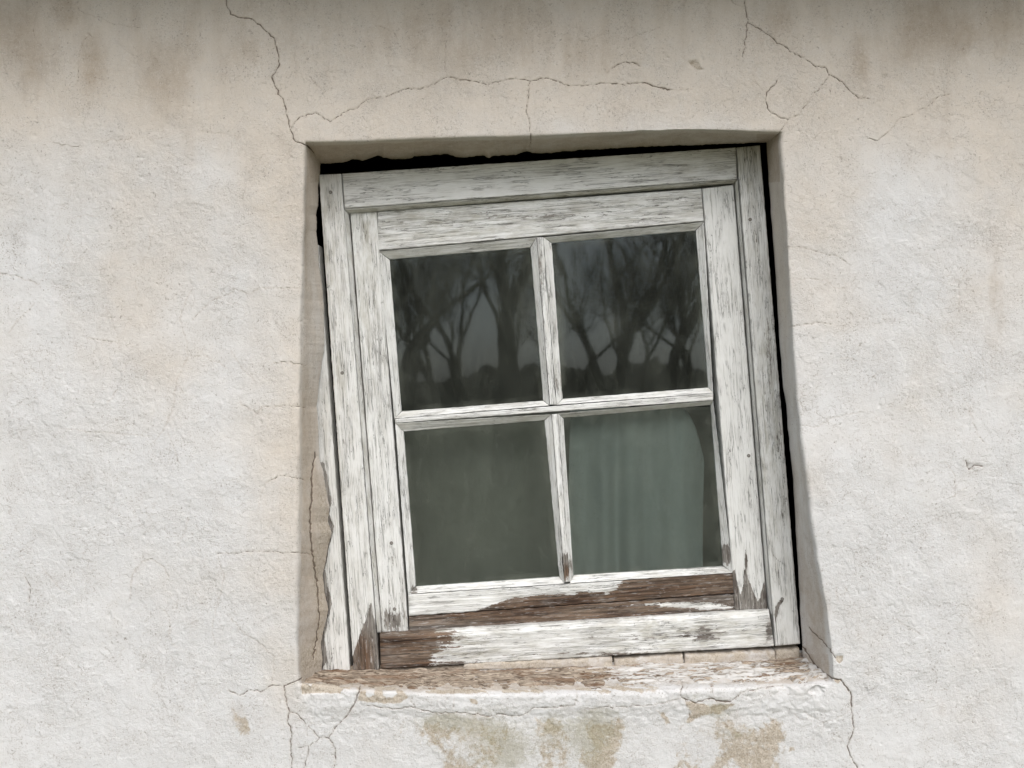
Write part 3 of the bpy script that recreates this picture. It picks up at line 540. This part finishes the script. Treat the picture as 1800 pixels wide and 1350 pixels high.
# sash
w_sl = pw((.32, 690, 1090, 30, 26), (.1, 660, 700, 12, 250), (.14, 690, 980, 14, 60), (.16, 630, 640, 8, 120), base=.36)
sl = board('sash_stile', (615.5, 375, S_), (671.5, 1112, S_), (718, 1110.5, S_), (662.5, 372, S_), .035, win, w_sl, pw(base=.05), pw((.5, 640, 400, 20, 50), (.3, 650, 560, 20, 140), base=.2), relief=.0005)
board('sash_rail', (663, 372, S_+.0008), (1233, 331, S_+.0008), (1237.5, 389, S_+.0008), (665, 441, S_+.0008), .035, win, pw((.07, 900, 370, 300, 14), (.09, 1160, 350, 80, 12), (.12, 760, 400, 80, 8), (.10, 1000, 380, 200, 5), base=.40), pw(base=.0), pw((.3, 800, 390, 140, 20), base=.4), relief=.0009)
w_sr = pw((.9, 3, [(1292, 1075), (1286, 1010), (1291, 1000), (1297, 1030), (1302, 1050), (1306, 1030), (1308, 1000), (1314, 1015), (1322, 1035), (1332, 1058), (1337, 1050), (1343, 1020), (1352, 1075)]), (.5, 1312, 985, 3, 26), (-.05, 1310, 800, 20, 200), base=.325)
sr = board('sash_stile', (1289.5, 324.5, S_), (1349, 1071, S_), (1292, 1073, S_), (1233.5, 331, S_), .035, win, w_sr, pw(base=.0), pw(base=.12), relief=.0005)
w_b1 = pw((.88, 12, [(838, 1076), (860, 1066), (905, 1052), (960, 1046), (1012, 1046), (1018, 1040), (1075, 1044), (1100, 1018), (1180, 1010), (1300, 996), (1300, 1060), (830, 1095)]), (.12, 780, 1075, 60, 8), base=.34)
board('sash_rail', (717, 1045, S_+.0005), (1288, 1007.5, S_+.0005), (1290.5, 1043, S_+.0005), (718.5, 1083, S_+.0005), .035, win, w_b1, pw((.9, 1000, 1060, 220, 30), (.9, 1230, 1030, 160, 40), base=.1), pw(base=.3), relief=.0009, rag=.0009)
w_b2 = pw((.16, 1180, 1075, 90, 8), (-.30, 1190, 1066, 90, 9), (-.22, 1250, 1068, 40, 8), (-.16, 1050, 1083, 50, 5), base=.80)
board('sash_rail', (718.5, 1083.6, S_+.0022), (1290.5, 1043.6, S_+.0022), (1292, 1072, S_+.002), (719, 1110, S_+.002), .033, win, w_b2, pw((.6, 950, 1070, 200, 24), base=.5), pw(base=.4), relief=.0011, rag=.0009)
# glazing bars (flat fillet each; putty bevels are their own parts)
BD = S_+.001
board('glazing_bar', (693.5, 736, BD), (1254, 691, BD), (1254, 704, BD), (694.5, 744, BD), .02, win, pw((.2, 1150, 696, 10, 6), (.1, 800, 735, 80, 10), base=.36), pw(base=.1), sc=1.2)
board('glazing_bar', (943, 416.5, BD+.0005), (966, 712, BD+.0005), (978, 712, BD+.0005), (955, 416.5, BD+.0005), .02, win, pw((.16, 950, 470, 10, 60), base=.37), pw(base=.15), sc=1.2)
board('glazing_bar', (969.5, 728, BD+.0005), (992, 1024, BD+.0005), (1002, 1023, BD+.0005), (980.5, 727, BD+.0005), .02, win, pw((.5, 994, 995, 8, 30), base=.33), pw((.7, 996, 1005, 12, 20), base=.1), sc=1.2)
PANES = [([(665, 442), (943, 417), (966, 713), (693, 736)], [(685, 456), (932.5, 435), (955, 704), (706, 723)]),
         ([(955, 417), (1237.5, 390), (1254, 691), (978, 712)], [(970, 427), (1223, 405.5), (1245, 681), (989, 701)]),
         ([(694.5, 744), (969.5, 728), (992, 1026), (717, 1044.5)], [(710, 758.5), (957, 739), (983, 1013.5), (731.5, 1030.5)]),
         ([(980.5, 726.5), (1254, 704), (1288, 1007), (1002, 1025.5)], [(990.5, 735), (1249, 712), (1271, 995), (1008, 1011)])]
bw_ = [pw((.25, 975, 690, 8, 20), base=.33), pw((.25, 980, 670, 10, 26), base=.34), pw((.4, 728, 1036, 8, 12), (.3, 990, 990, 14, 30), base=.30), pw((.5, 1275, 975, 14, 22), (.3, 1003, 995, 10, 25), (.25, 1240, 1002, 30, 5), base=.31)]
for k, (O, I) in enumerate(PANES):
    for e in range(4):
        a_, b_ = e, (e+1) % 4
        base = [.42, .30, .36, .26][e]
        board('glazing_putty', q2(O[a_], BD+.001), q2(O[b_], BD+.001), q2(I[b_], G_-.001), q2(I[a_], G_-.001), .006, win, bw_[k], None, pw(base=base), sc=1.2, bev=.0004, rag=.0006 if e != 1 else .0009, relief=.0005)
for k, (O, I) in enumerate(PANES):
    c = np.mean(I, 0); q = [c+(np.array(p)-c)*1.03 for p in I]
    n = 60; s = np.linspace(0, 1, n); Sg, Tg = np.meshgrid(s, s, indexing='ij')
    g = lambda i: (1-Sg)*(1-Tg)*q[0][i]+Sg*(1-Tg)*q[1][i]+Sg*Tg*q[2][i]+(1-Sg)*Tg*q[3][i]
    px, py = g(0), g(1)
    tilt = [.0, .0, .0, .0][k]
    ed = np.minimum(np.minimum(Sg, 1-Sg), np.minimum(Tg, 1-Tg))
    gr = .20*sstep(.06, .02, ed)*np.clip(.5+fbm(px*.03, py*.03, 3, 70), 0, 1)
    if k == 1: gr += .16*blob(px, py, 1078, 575, 12, 22)+.10*blob(px, py, 985, 560, 10, 120)
    if k == 2: gr += .10*blob(px, py, 958, 800, 12, 60)+.03
    if k == 0: gr += .05*blob(px, py, 925, 560, 14, 90)
    if k == 3: gr += .07*np.clip(1-np.abs(np.hypot((px-1180), (py-860)*.55)-72)/4, 0, 1)*(px > 1195)*(py < 830)+.02
    dd = np.full(px.shape, G_)
    f = np.stack([wx(px, G_), dd, wz(py, G_)], -1).reshape(-1, 3); bk = f.copy(); bk[:, 1] += .003
    m = n*n; F = grid_faces(n, n); Fb = F[:, ::-1]+m; idx = np.arange(m).reshape(n, n)
    loop = np.concatenate([idx[:, 0], idx[-1, 1:], idx[::-1, -1][1:], idx[0, ::-1][1:-1]]); i = np.arange(len(loop)); j = (i+1) % len(loop)
    Fs = np.stack([loop[i], loop[j], loop[j]+m, loop[i]+m], -1)
    nn = np.cross(f[F[0][1]]-f[F[0][0]], f[F[0][3]]-f[F[0][0]])[1]
    FF = np.concatenate([F, Fb, Fs]);  FF = FF[:, ::-1] if nn > 0 else FF
    o = mesh_np('glass_pane', np.concatenate([f, bk]), FF, M_GLASS, win, attrs=dict(grime=np.concatenate([gr.ravel(), gr.ravel()*0])), smooth=False)
# nails driven in the stiles and rails
def nail(px, py, d, parent, r=.0035):
    co, fc = [], []; n = 14; X0, Z0 = float(wx(px, d)), float(wz(py, d))
    for rr_, dy in ((r, .0015), (r*.95, -.0006), (r*.6, -.0011), (r*.15, -.0009)):
        for k in range(n): a_ = k*2*math.pi/n; co.append((X0+rr_*math.cos(a_), d+dy, Z0+rr_*math.sin(a_)))
    for q in range(3):
        for k in range(n): fc.append((q*n+k, q*n+(k+1) % n, (q+1)*n+(k+1) % n, (q+1)*n+k))
    for k in range(1, n//2): pass
    o = mesh_np('nail_head', co, fc, M_NAIL); o.parent = parent; return o
# parent chain: nails under stiles (stile local origin equals the world origin)
for px, py, d, par in [(601.5, 655.5, F_, fl), (581, 338, F_, fl), (1318.5, 386, F_, fr_), (1375, 1053, F_, fr_), (688, 954.5, S_, sl), (693.5, 1070.5, S_, sl), (1312, 1028, S_, sr), (1316, 801, S_, sr)]:
    nail(px, py, d, par)

# ------------------------------------------------------------ old jamb board left of the frame, sill and the mortar packing below the frame
w_jb = pw((.85, 4, [(540, 800), (570, 815), (577, 850), (583, 880), (579, 905), (587, 925), (579, 960), (571, 1000), (576, 1030), (583, 1060), (570, 1120), (572, 1160), (560, 1190), (540, 1000)]), (.2, 580, 1160, 14, 30), base=.33)
jb = board('jamb_board', (530, 430, .113), (538, 1186, .113), (616, 1181, .113), (560.5, 430, .113), .03, None, w_jb, pw((.55, 560, 900, 16, 160), (.45, 560, 1120, 14, 60), base=.0), pw((.6, 560, 1000, 14, 300), base=.15))
tag(jb, 'narrow weathered white board standing in the left reveal beside the tilted frame', 'board')
def sill_board():
    n1, n2 = 560, 64; s = np.linspace(0, 1, n1); t = np.linspace(0, 1, n2); Sg, Tg = np.meshgrid(s, t, indexing='ij')
    bx = 538+(1414-538)*Sg; fx_ = 520+(1464-520)*Sg
    xb, xf = wx(bx, .125), wx(fx_, .0); zb = wz(np.interp(bx, *Bb), .110)+.0045; zf = wz(np.interp(fx_, *Bf), 0)+.0035
    x = xb+(xf-xb)*Tg; z = zb+(zf-zb)*Tg; y = .125*(1-Tg)+.006*Tg
    px = 900+x*1000*CD/(CD+y); py = 675-z*1000*CD/(CD+y)
    rt = sstep(900, 1150, px)
    z = z+.0030*fbm(x*14, y*120, 4, 80)+.0012*fbm(x*60, y*300, 3, 82)*(1.2-.4*rt)
    z -= .0020*sstep(.02, .06, fbm(x*22, y*90, 4, 84))
    z -= .012*sstep(.74, 1.0, Tg+.28*fbm(x*30, y*0, 4, 86))-.006*sstep(.06, 0, Tg)
    wr = .80-.34*rt+.10*fbm(x*20, y*60, 3, 88)-.2*sstep(.75, 1, Tg)*(1-rt)
    wr = wr+.3*blob(px, py, 1385, 1162, 26, 14)+.2*blob(px, py, 1010, 1190, 50, 8)
    br = .62*(1-rt)+.62*rt+.25*fbm(x*9, y*30, 2, 90)
    co = np.stack([x, y, z], -1).reshape(-1, 3); F = grid_faces(n1, n2)
    nn = np.cross(co[F[0][1]]-co[F[0][0]], co[F[0][3]]-co[F[0][0]])[2]
    F = F[:, ::-1] if nn < 0 else F
    m = n1*n2; bk = co.copy(); bk[:, 2] -= .02; idx = np.arange(m).reshape(n1, n2)
    loop = np.concatenate([idx[:, 0], idx[-1, 1:], idx[::-1, -1][1:], idx[0, ::-1][1:-1]]); i = np.arange(len(loop)); j = (i+1) % len(loop)
    Fs = np.stack([loop[i], loop[j], loop[j]+m, loop[i]+m], -1)
    uv = np.stack([x, y*1.0], -1).reshape(-1, 2)
    r2 = lambda a_: np.concatenate([a_.ravel(), a_.ravel()])
    o = mesh_np('window_sill', np.concatenate([co, bk]), np.concatenate([F, F[:, ::-1]+m, Fs]), M_SILL, attrs=dict(wear=r2(wr), brown=r2(br), dirt=r2(np.full(x.shape, .5))), uv=np.concatenate([uv, uv]))
    return tag(o, 'rotten weathered wooden sill under the window, brown at its left end, flaking white at its right', 'sill')
def mat_sill():
    t = NT('rotten_sill_wood'); U = t.uv(); P = t.obj(); wear = t.attr('wear')
    g1 = t.noise(t.map(U, (16, 170, 1)), 1, 6, .7, .5); g2 = t.noise(t.map(U, (50, 600, 1)), 1, 3)
    pm = t.rng(t.add(wear, t.add(t.mul(t.add(g1, -.5), 1.0), t.mul(t.add(t.noise(t.map(U, (50, 140, 1)), 1, 5, .7), -.5), .7))), .48, .53, 1, 0)
    w = t.mix(t.rng(g1, .3, .7), (.235, .185, .14), (.54, .46, .37)); w = t.mix(t.rng(g2, .52, .66, 0, .85), w, (.10, .07, .05))
    w = t.mix(t.rng(t.mth('ABSOLUTE', t.add(t.noise(t.map(U, (9, 90, 1), (4, 4, 0)), 1, 4, .6, .6), -.5)), 0, .03, .8, 0), w, (.075, .05, .035))
    w = t.mix(t.rng(t.noise(t.map(U, (8, 40, 1), (2, 5, 0)), 1, 4, .7), .5, .62, 0, .6), w, (.16, .085, .045))
    p = t.mix(t.noise(P, 40, 5, .7), (.56, .53, .49), (.72, .71, .70))
    ck = t.rng(t.noise(t.map(U, (30, 330, 1)), 1, 4, .65), .59, .65); p = t.mix(t.mul(ck, .7), p, (.28, .21, .155))
    h = t.add(t.mul(pm, .0008), t.mul(g1, .0022)); h = t.add(h, t.mul(g2, .0005)); h = t.add(h, t.mul(ck, -.0006))
    return t.fin(t.mix(pm, w, p), .92, t.bump(h, .9), .15)
M_SILL = mat_sill(); sill_board()
def mortar(px0, px1, ytop0, ytop1, ybot0, ybot1, d0, label, seed, dark=0):
    n1, n2, n3 = max(10, int((px1-px0)/2.2)), 12, 8
    rows = []; prof = [(0, 1), (0, .8), (0, .5), (0, .2), (.15, .04), (.6, 0), (1, 0)]      # (depth 0..1, height 0..1)
    prof = [(0, 0), (0, .12), (0, .3), (0, .5), (0, .7), (.03, .88), (.15, 1), (.6, 1.02), (1, 1)]
    s = np.linspace(0, 1, n1); co = []
    for (dy, hh) in prof:
        px = px0+(px1-px0)*s; yb = ybot0+(ybot1-ybot0)*s; yt = ytop0+(ytop1-ytop0)*s
        py = yb+(yt-yb)*hh+2.8*fbm(px*.045+seed, px*0+2, 4, seed)*(hh > .5)
        d = d0+.03*dy+.0012*fbm(px*.05, px*0+hh*3, 3, seed+3)+.002*(np.minimum(s, 1-s) < .012)
        co.append(np.stack([wx(px, d0)+.0008*fbm(py*.2+hh*5, px*.1, 2, seed), d, wz(py, d0)], -1))
    co = np.array(co); nR, nC = co.shape[:2]; F = grid_faces(nR, nC); c = co.reshape(-1, 3)
    nn = np.cross(c[F[0][1]]-c[F[0][0]], c[F[0][3]]-c[F[0][0]])[1]; F = F if nn < 0 else F[:, ::-1]
    # close the two ends
    m = len(c); ends = []
    for col in (0, nC-1):
        ids = [r*nC+col for r in range(nR)]; ends += [(ids[0], ids[k], ids[k+1], ids[k+1]) for k in range(1, nR-1)]
    z0 = np.zeros(m)
    o = mesh_np('mortar_fragment', c, F, M_PLASTER, attrs=dict(crack=z0+9, warm=z0+.35, stain=z0+.75+dark, expose=z0+.52+.2*dark, moss=z0, coarse=z0+1.2))
    # end caps as small triangles
    me2 = bpy.data.meshes.new('cap'); 
    import bmesh
    bm = bmesh.new(); bm.from_mesh(o.data); bm.verts.ensure_lookup_table()
    for col in (0, nC-1):
        try: bm.faces.new([bm.verts[r*nC+col] for r in range(nR)])
        except ValueError: pass
    bmesh.ops.recalc_face_normals(bm, faces=bm.faces[:]); bm.to_mesh(o.data); bm.free(); bpy.data.meshes.remove(me2)
    tag(o, label, 'mortar', 'mortar pieces packed under the frame')
mortar(815, 1076, 1168, 1156, 1177, 1171, .1035, 'longest pale mortar strip packed under the middle of the frame', 2)
mortar(1080, 1201, 1160, 1151, 1171, 1168, .1055, 'short mortar strip with a broken left end, between the two longer ones under the frame', 5)
mortar(1204, 1363, 1152, 1145, 1167, 1161, .1050, 'mortar strip packed under the right half of the frame', 8)
mortar(1364, 1406, 1143, 1141, 1163, 1160, .1080, 'crumbling brown lump of mortar at the right corner of the sill', 12, .5)

# ------------------------------------------------------------ room behind, curtains
def box_mesh(name, quads, mat, smooth=False):
    co, f = [], []
    for q in quads: f.append([len(co)+k for k in range(4)]); co += q
    return mesh_np(name, co, f, mat, smooth=smooth)
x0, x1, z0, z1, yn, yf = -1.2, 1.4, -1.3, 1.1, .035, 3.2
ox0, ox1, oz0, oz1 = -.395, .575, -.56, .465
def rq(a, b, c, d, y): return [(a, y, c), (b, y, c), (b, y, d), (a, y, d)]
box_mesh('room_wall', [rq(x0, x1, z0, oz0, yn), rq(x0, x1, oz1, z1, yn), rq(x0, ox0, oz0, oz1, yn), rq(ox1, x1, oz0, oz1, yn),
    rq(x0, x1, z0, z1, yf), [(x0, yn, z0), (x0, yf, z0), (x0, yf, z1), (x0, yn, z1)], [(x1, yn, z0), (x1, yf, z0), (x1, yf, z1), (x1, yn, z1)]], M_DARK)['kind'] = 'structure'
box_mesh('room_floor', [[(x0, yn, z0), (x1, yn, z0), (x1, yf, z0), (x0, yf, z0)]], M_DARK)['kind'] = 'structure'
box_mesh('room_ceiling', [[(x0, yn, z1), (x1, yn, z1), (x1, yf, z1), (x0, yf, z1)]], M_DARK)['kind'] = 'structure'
def curtain(pxa, pxb, top, d, mat, label, folds, amp, seed):
    n1, n2 = 160, 60; s = np.linspace(0, 1, n1); t = np.linspace(0, 1, n2); Sg, Tg = np.meshgrid(s, t, indexing='ij')
    px = pxa+(pxb-pxa)*Sg; tp = np.array([top(v) for v in Sg[:, 0]])[:, None]; py = tp+(1250-tp)*Tg
    sh = Sg+.012*fbm(Tg*2+Sg*2, Sg*3, 2, seed)
    dd = d+amp*np.sin(sh*folds*6.283+1.2*np.sin(sh*9+seed))*(.6+.4*Tg)+amp*.5*fbm(Sg*6, Tg*1.5, 2, seed+2)
    co = np.stack([wx(px, d)+.003*np.sin(Tg*5+seed), dd, wz(py, d)], -1).reshape(-1, 3)
    o = mesh_np('curtain', co, grid_faces(n1, n2), mat)
    md = o.modifiers.new('thickness', 'SOLIDIFY'); md.thickness = .0012
    return tag(o, label, 'curtain')
curtain(1002, 1239, lambda v: 716+95*max(0, (v-.80)/.20)**2.2 if v > .80 else 716, .20, M_CLOTH, 'faded grey-green curtain hanging behind the lower right pane', 3.5, .011, 3)
curtain(640, 1340, lambda v: 722-8*v, .26, M_CLOTH2, 'drab dark linen curtain hanging behind the lower left pane', 2.5, .006, 9)

# ------------------------------------------------------------ eave over the wall (just above the picture)
eave = empty('roof_eave', (0, 0, .83)); tag(eave, 'timber eave with thatch overhanging the top of the wall', 'roof')
def boxo(name, lo, hi, mat, parent):
    (a, b, c), (d, e, f) = lo, hi; v = [(a, b, c), (d, b, c), (d, e, c), (a, e, c), (a, b, f), (d, b, f), (d, e, f), (a, e, f)]
    return mesh_np(name, v, [(0, 3, 2, 1), (4, 5, 6, 7), (0, 1, 5, 4), (1, 2, 6, 5), (2, 3, 7, 6), (3, 0, 4, 7)], mat, parent, smooth=False)
EZ, EW = .83, .24
for k in range(4):
    y0 = -EW+k*(EW/4); boxo('soffit_board', (-2.5, y0+.002, EZ), (2.5, y0+EW/4-.003, EZ+.02), M_EAVE, eave)
boxo('fascia', (-2.5, -EW-.025, EZ-.02), (2.5, -EW, EZ+.14), M_EAVE, eave)
th = np.array([(-2.5, -EW-.12, EZ+.10), (2.5, -EW-.12, EZ+.10), (2.5, .6, EZ+.75), (-2.5, .6, EZ+.75), (-2.5, -EW-.20, EZ+.32), (2.5, -EW-.20, EZ+.32), (2.5, .6, EZ+1.05), (-2.5, .6, EZ+1.05)])
mesh_np('thatch', th, [(0, 3, 2, 1), (4, 5, 6, 7), (0, 1, 5, 4), (1, 2, 6, 5), (2, 3, 7, 6), (3, 0, 4, 7)], M_THATCH, eave, smooth=False)

# ------------------------------------------------------------ garden behind the camera (seen mirrored in the glass)
GZ = -1.6
n = 80; g = np.linspace(-1, 1, n); gx, gy = np.meshgrid(np.sign(g)*np.abs(g)**2*120, -np.linspace(0, 1, n)**2*160-.02, indexing='ij')
gz = GZ+.06*fbm(gx*.3, gy*.3, 3, 5)*sstep(1, 6, -gy)
co = np.stack([gx, gy+.2, gz], -1).reshape(-1, 3)
tag(mesh_np('ground', co, grid_faces(n, n)[:, ::-1], M_GRASS), kind='structure')
m = 460; hx = np.linspace(-46, 46, m); hy = np.linspace(0, 1, 24); HX, HY = np.meshgrid(hx, hy, indexing='ij')
hz = GZ-.2+(2.1+.9*fbm(HX*.06, HX*0, 4, 12)+1.0*fbm(HX*.35, HY*3, 2, 14)+.45*np.abs(fbm(HX*1.3, HY*6, 4, 15)))*np.sin(HY*np.pi*.5)
hb = mesh_np('hillside', np.stack([HX, -30-HY*16, hz], -1).reshape(-1, 3), grid_faces(m, 24), M_BANK); tag(hb, kind='structure')
def bare_tree(x, y, h, r, seed, label, forks):
    rn = random.Random(seed); segs = []; twigs = []
    def grow(p, d, L, r, lev):
        n = 5 if lev < 3 else 3; q = p
        for k in range(n):
            d = (d+Vector((rn.gauss(0, .10), rn.gauss(0, .10), rn.gauss(.03, .05)))).normalized(); e = q+d*(L/n)
            r2 = r*(1-.10*(1 if lev else .7)); (segs if lev < 2 else twigs).append((q, e, r, r2)); q = e; r = r2
            if lev >= 1 and lev < 5 and rn.random() < .7:
                sd_ = (d+Vector((rn.gauss(0, .7), rn.gauss(0, .5), rn.gauss(.1, .3)))).normalized(); grow(q, sd_, L*.55, r*.5, lev+1)
        if lev < 6:
            for k in range(forks if lev == 0 else 2):
                a_ = rn.uniform(.25, .6); ph = rn.uniform(0, 6.28) if lev else (k*math.pi+rn.uniform(-.4, .4))
                sd_ = (d+Vector((math.cos(ph)*a_, math.sin(ph)*a_*.6, .1))).normalized(); grow(q, sd_, L*rn.uniform(.6, .8), r*.68, lev+1)
    grow(Vector((0, 0, 0)), Vector((rn.gauss(0, .05), 0, 1)).normalized(), h*.33, r, 0)
    t = empty('bare_tree', (x, y, GZ)); tag(t, label, 'tree', 'bare winter trees facing the window')
    def tubes(name, sg, ns):
        co, f = [], []
        for p, q, a_, b_ in sg:
            d = (q-p).normalized(); u = d.orthogonal().normalized(); v = d.cross(u); i = len(co)
            for c, rr_ in ((p, a_), (q+d*a_*.2, b_)):
                for k in range(ns): an = k*6.2832/ns; w_ = c+u*rr_*math.cos(an)+v*rr_*math.sin(an); co.append(tuple(w_))
            for k in range(ns): f.append((i+k, i+(k+1) % ns, i+ns+(k+1) % ns, i+ns+k))
        o = mesh_np(name, co, f, M_BARK); o.parent = t
    tubes('trunk', segs, 8); tubes('branches', twigs, 4)
    return t
K = 1.635
SRC = []
def mir(px, dist): return (px-900)*.001/1.5*(dist+K)
for i, (px, dist, h, r, sd_, lb, fk) in enumerate([(880, 12, 8.5, .20, 4, 'bare winter tree with one stout trunk left of the window line', 2), (1062, 10, 7, .12, 21, 'bare winter tree forking low, right of the window line', 3),
      (1130, 13, 8, .13, 8, 'slender bare tree behind the low forking one', 2), (790, 15, 8, .10, 33, 'thin bare tree left of the stout one', 2), (700, 19, 9, .16, 40, 'far bare tree at the left end of the row', 2), (1250, 20, 9, .15, 51, 'far bare tree at the right end of the row', 2)]):
    src = bare_tree(mir(px, dist), -dist, h, r, sd_, lb, fk); SRC.append(src)

rt_ = random.Random(5)
for i in range(26):                          # the farther trees of the wood edge: copies with their parts
    o = SRC[i % len(SRC)]; c = o.copy(); COL.objects.link(c); d = rt_.uniform(19, 30)
    c.location = ((i-12.5)*.55*d/24+rt_.uniform(-.4, .4), -d, GZ+.2); c.rotation_euler = (0, 0, rt_.uniform(0, 6.28)); k = rt_.uniform(.7, 1.05); c.scale = (k, k, k)
    c['label'] = 'bare winter tree in the wood edge mirrored faintly in the glass'; c['group'] = 'wood edge trees mirrored in the glass'
    for ch in o.children: e = ch.copy(); COL.objects.link(e); e.parent = c
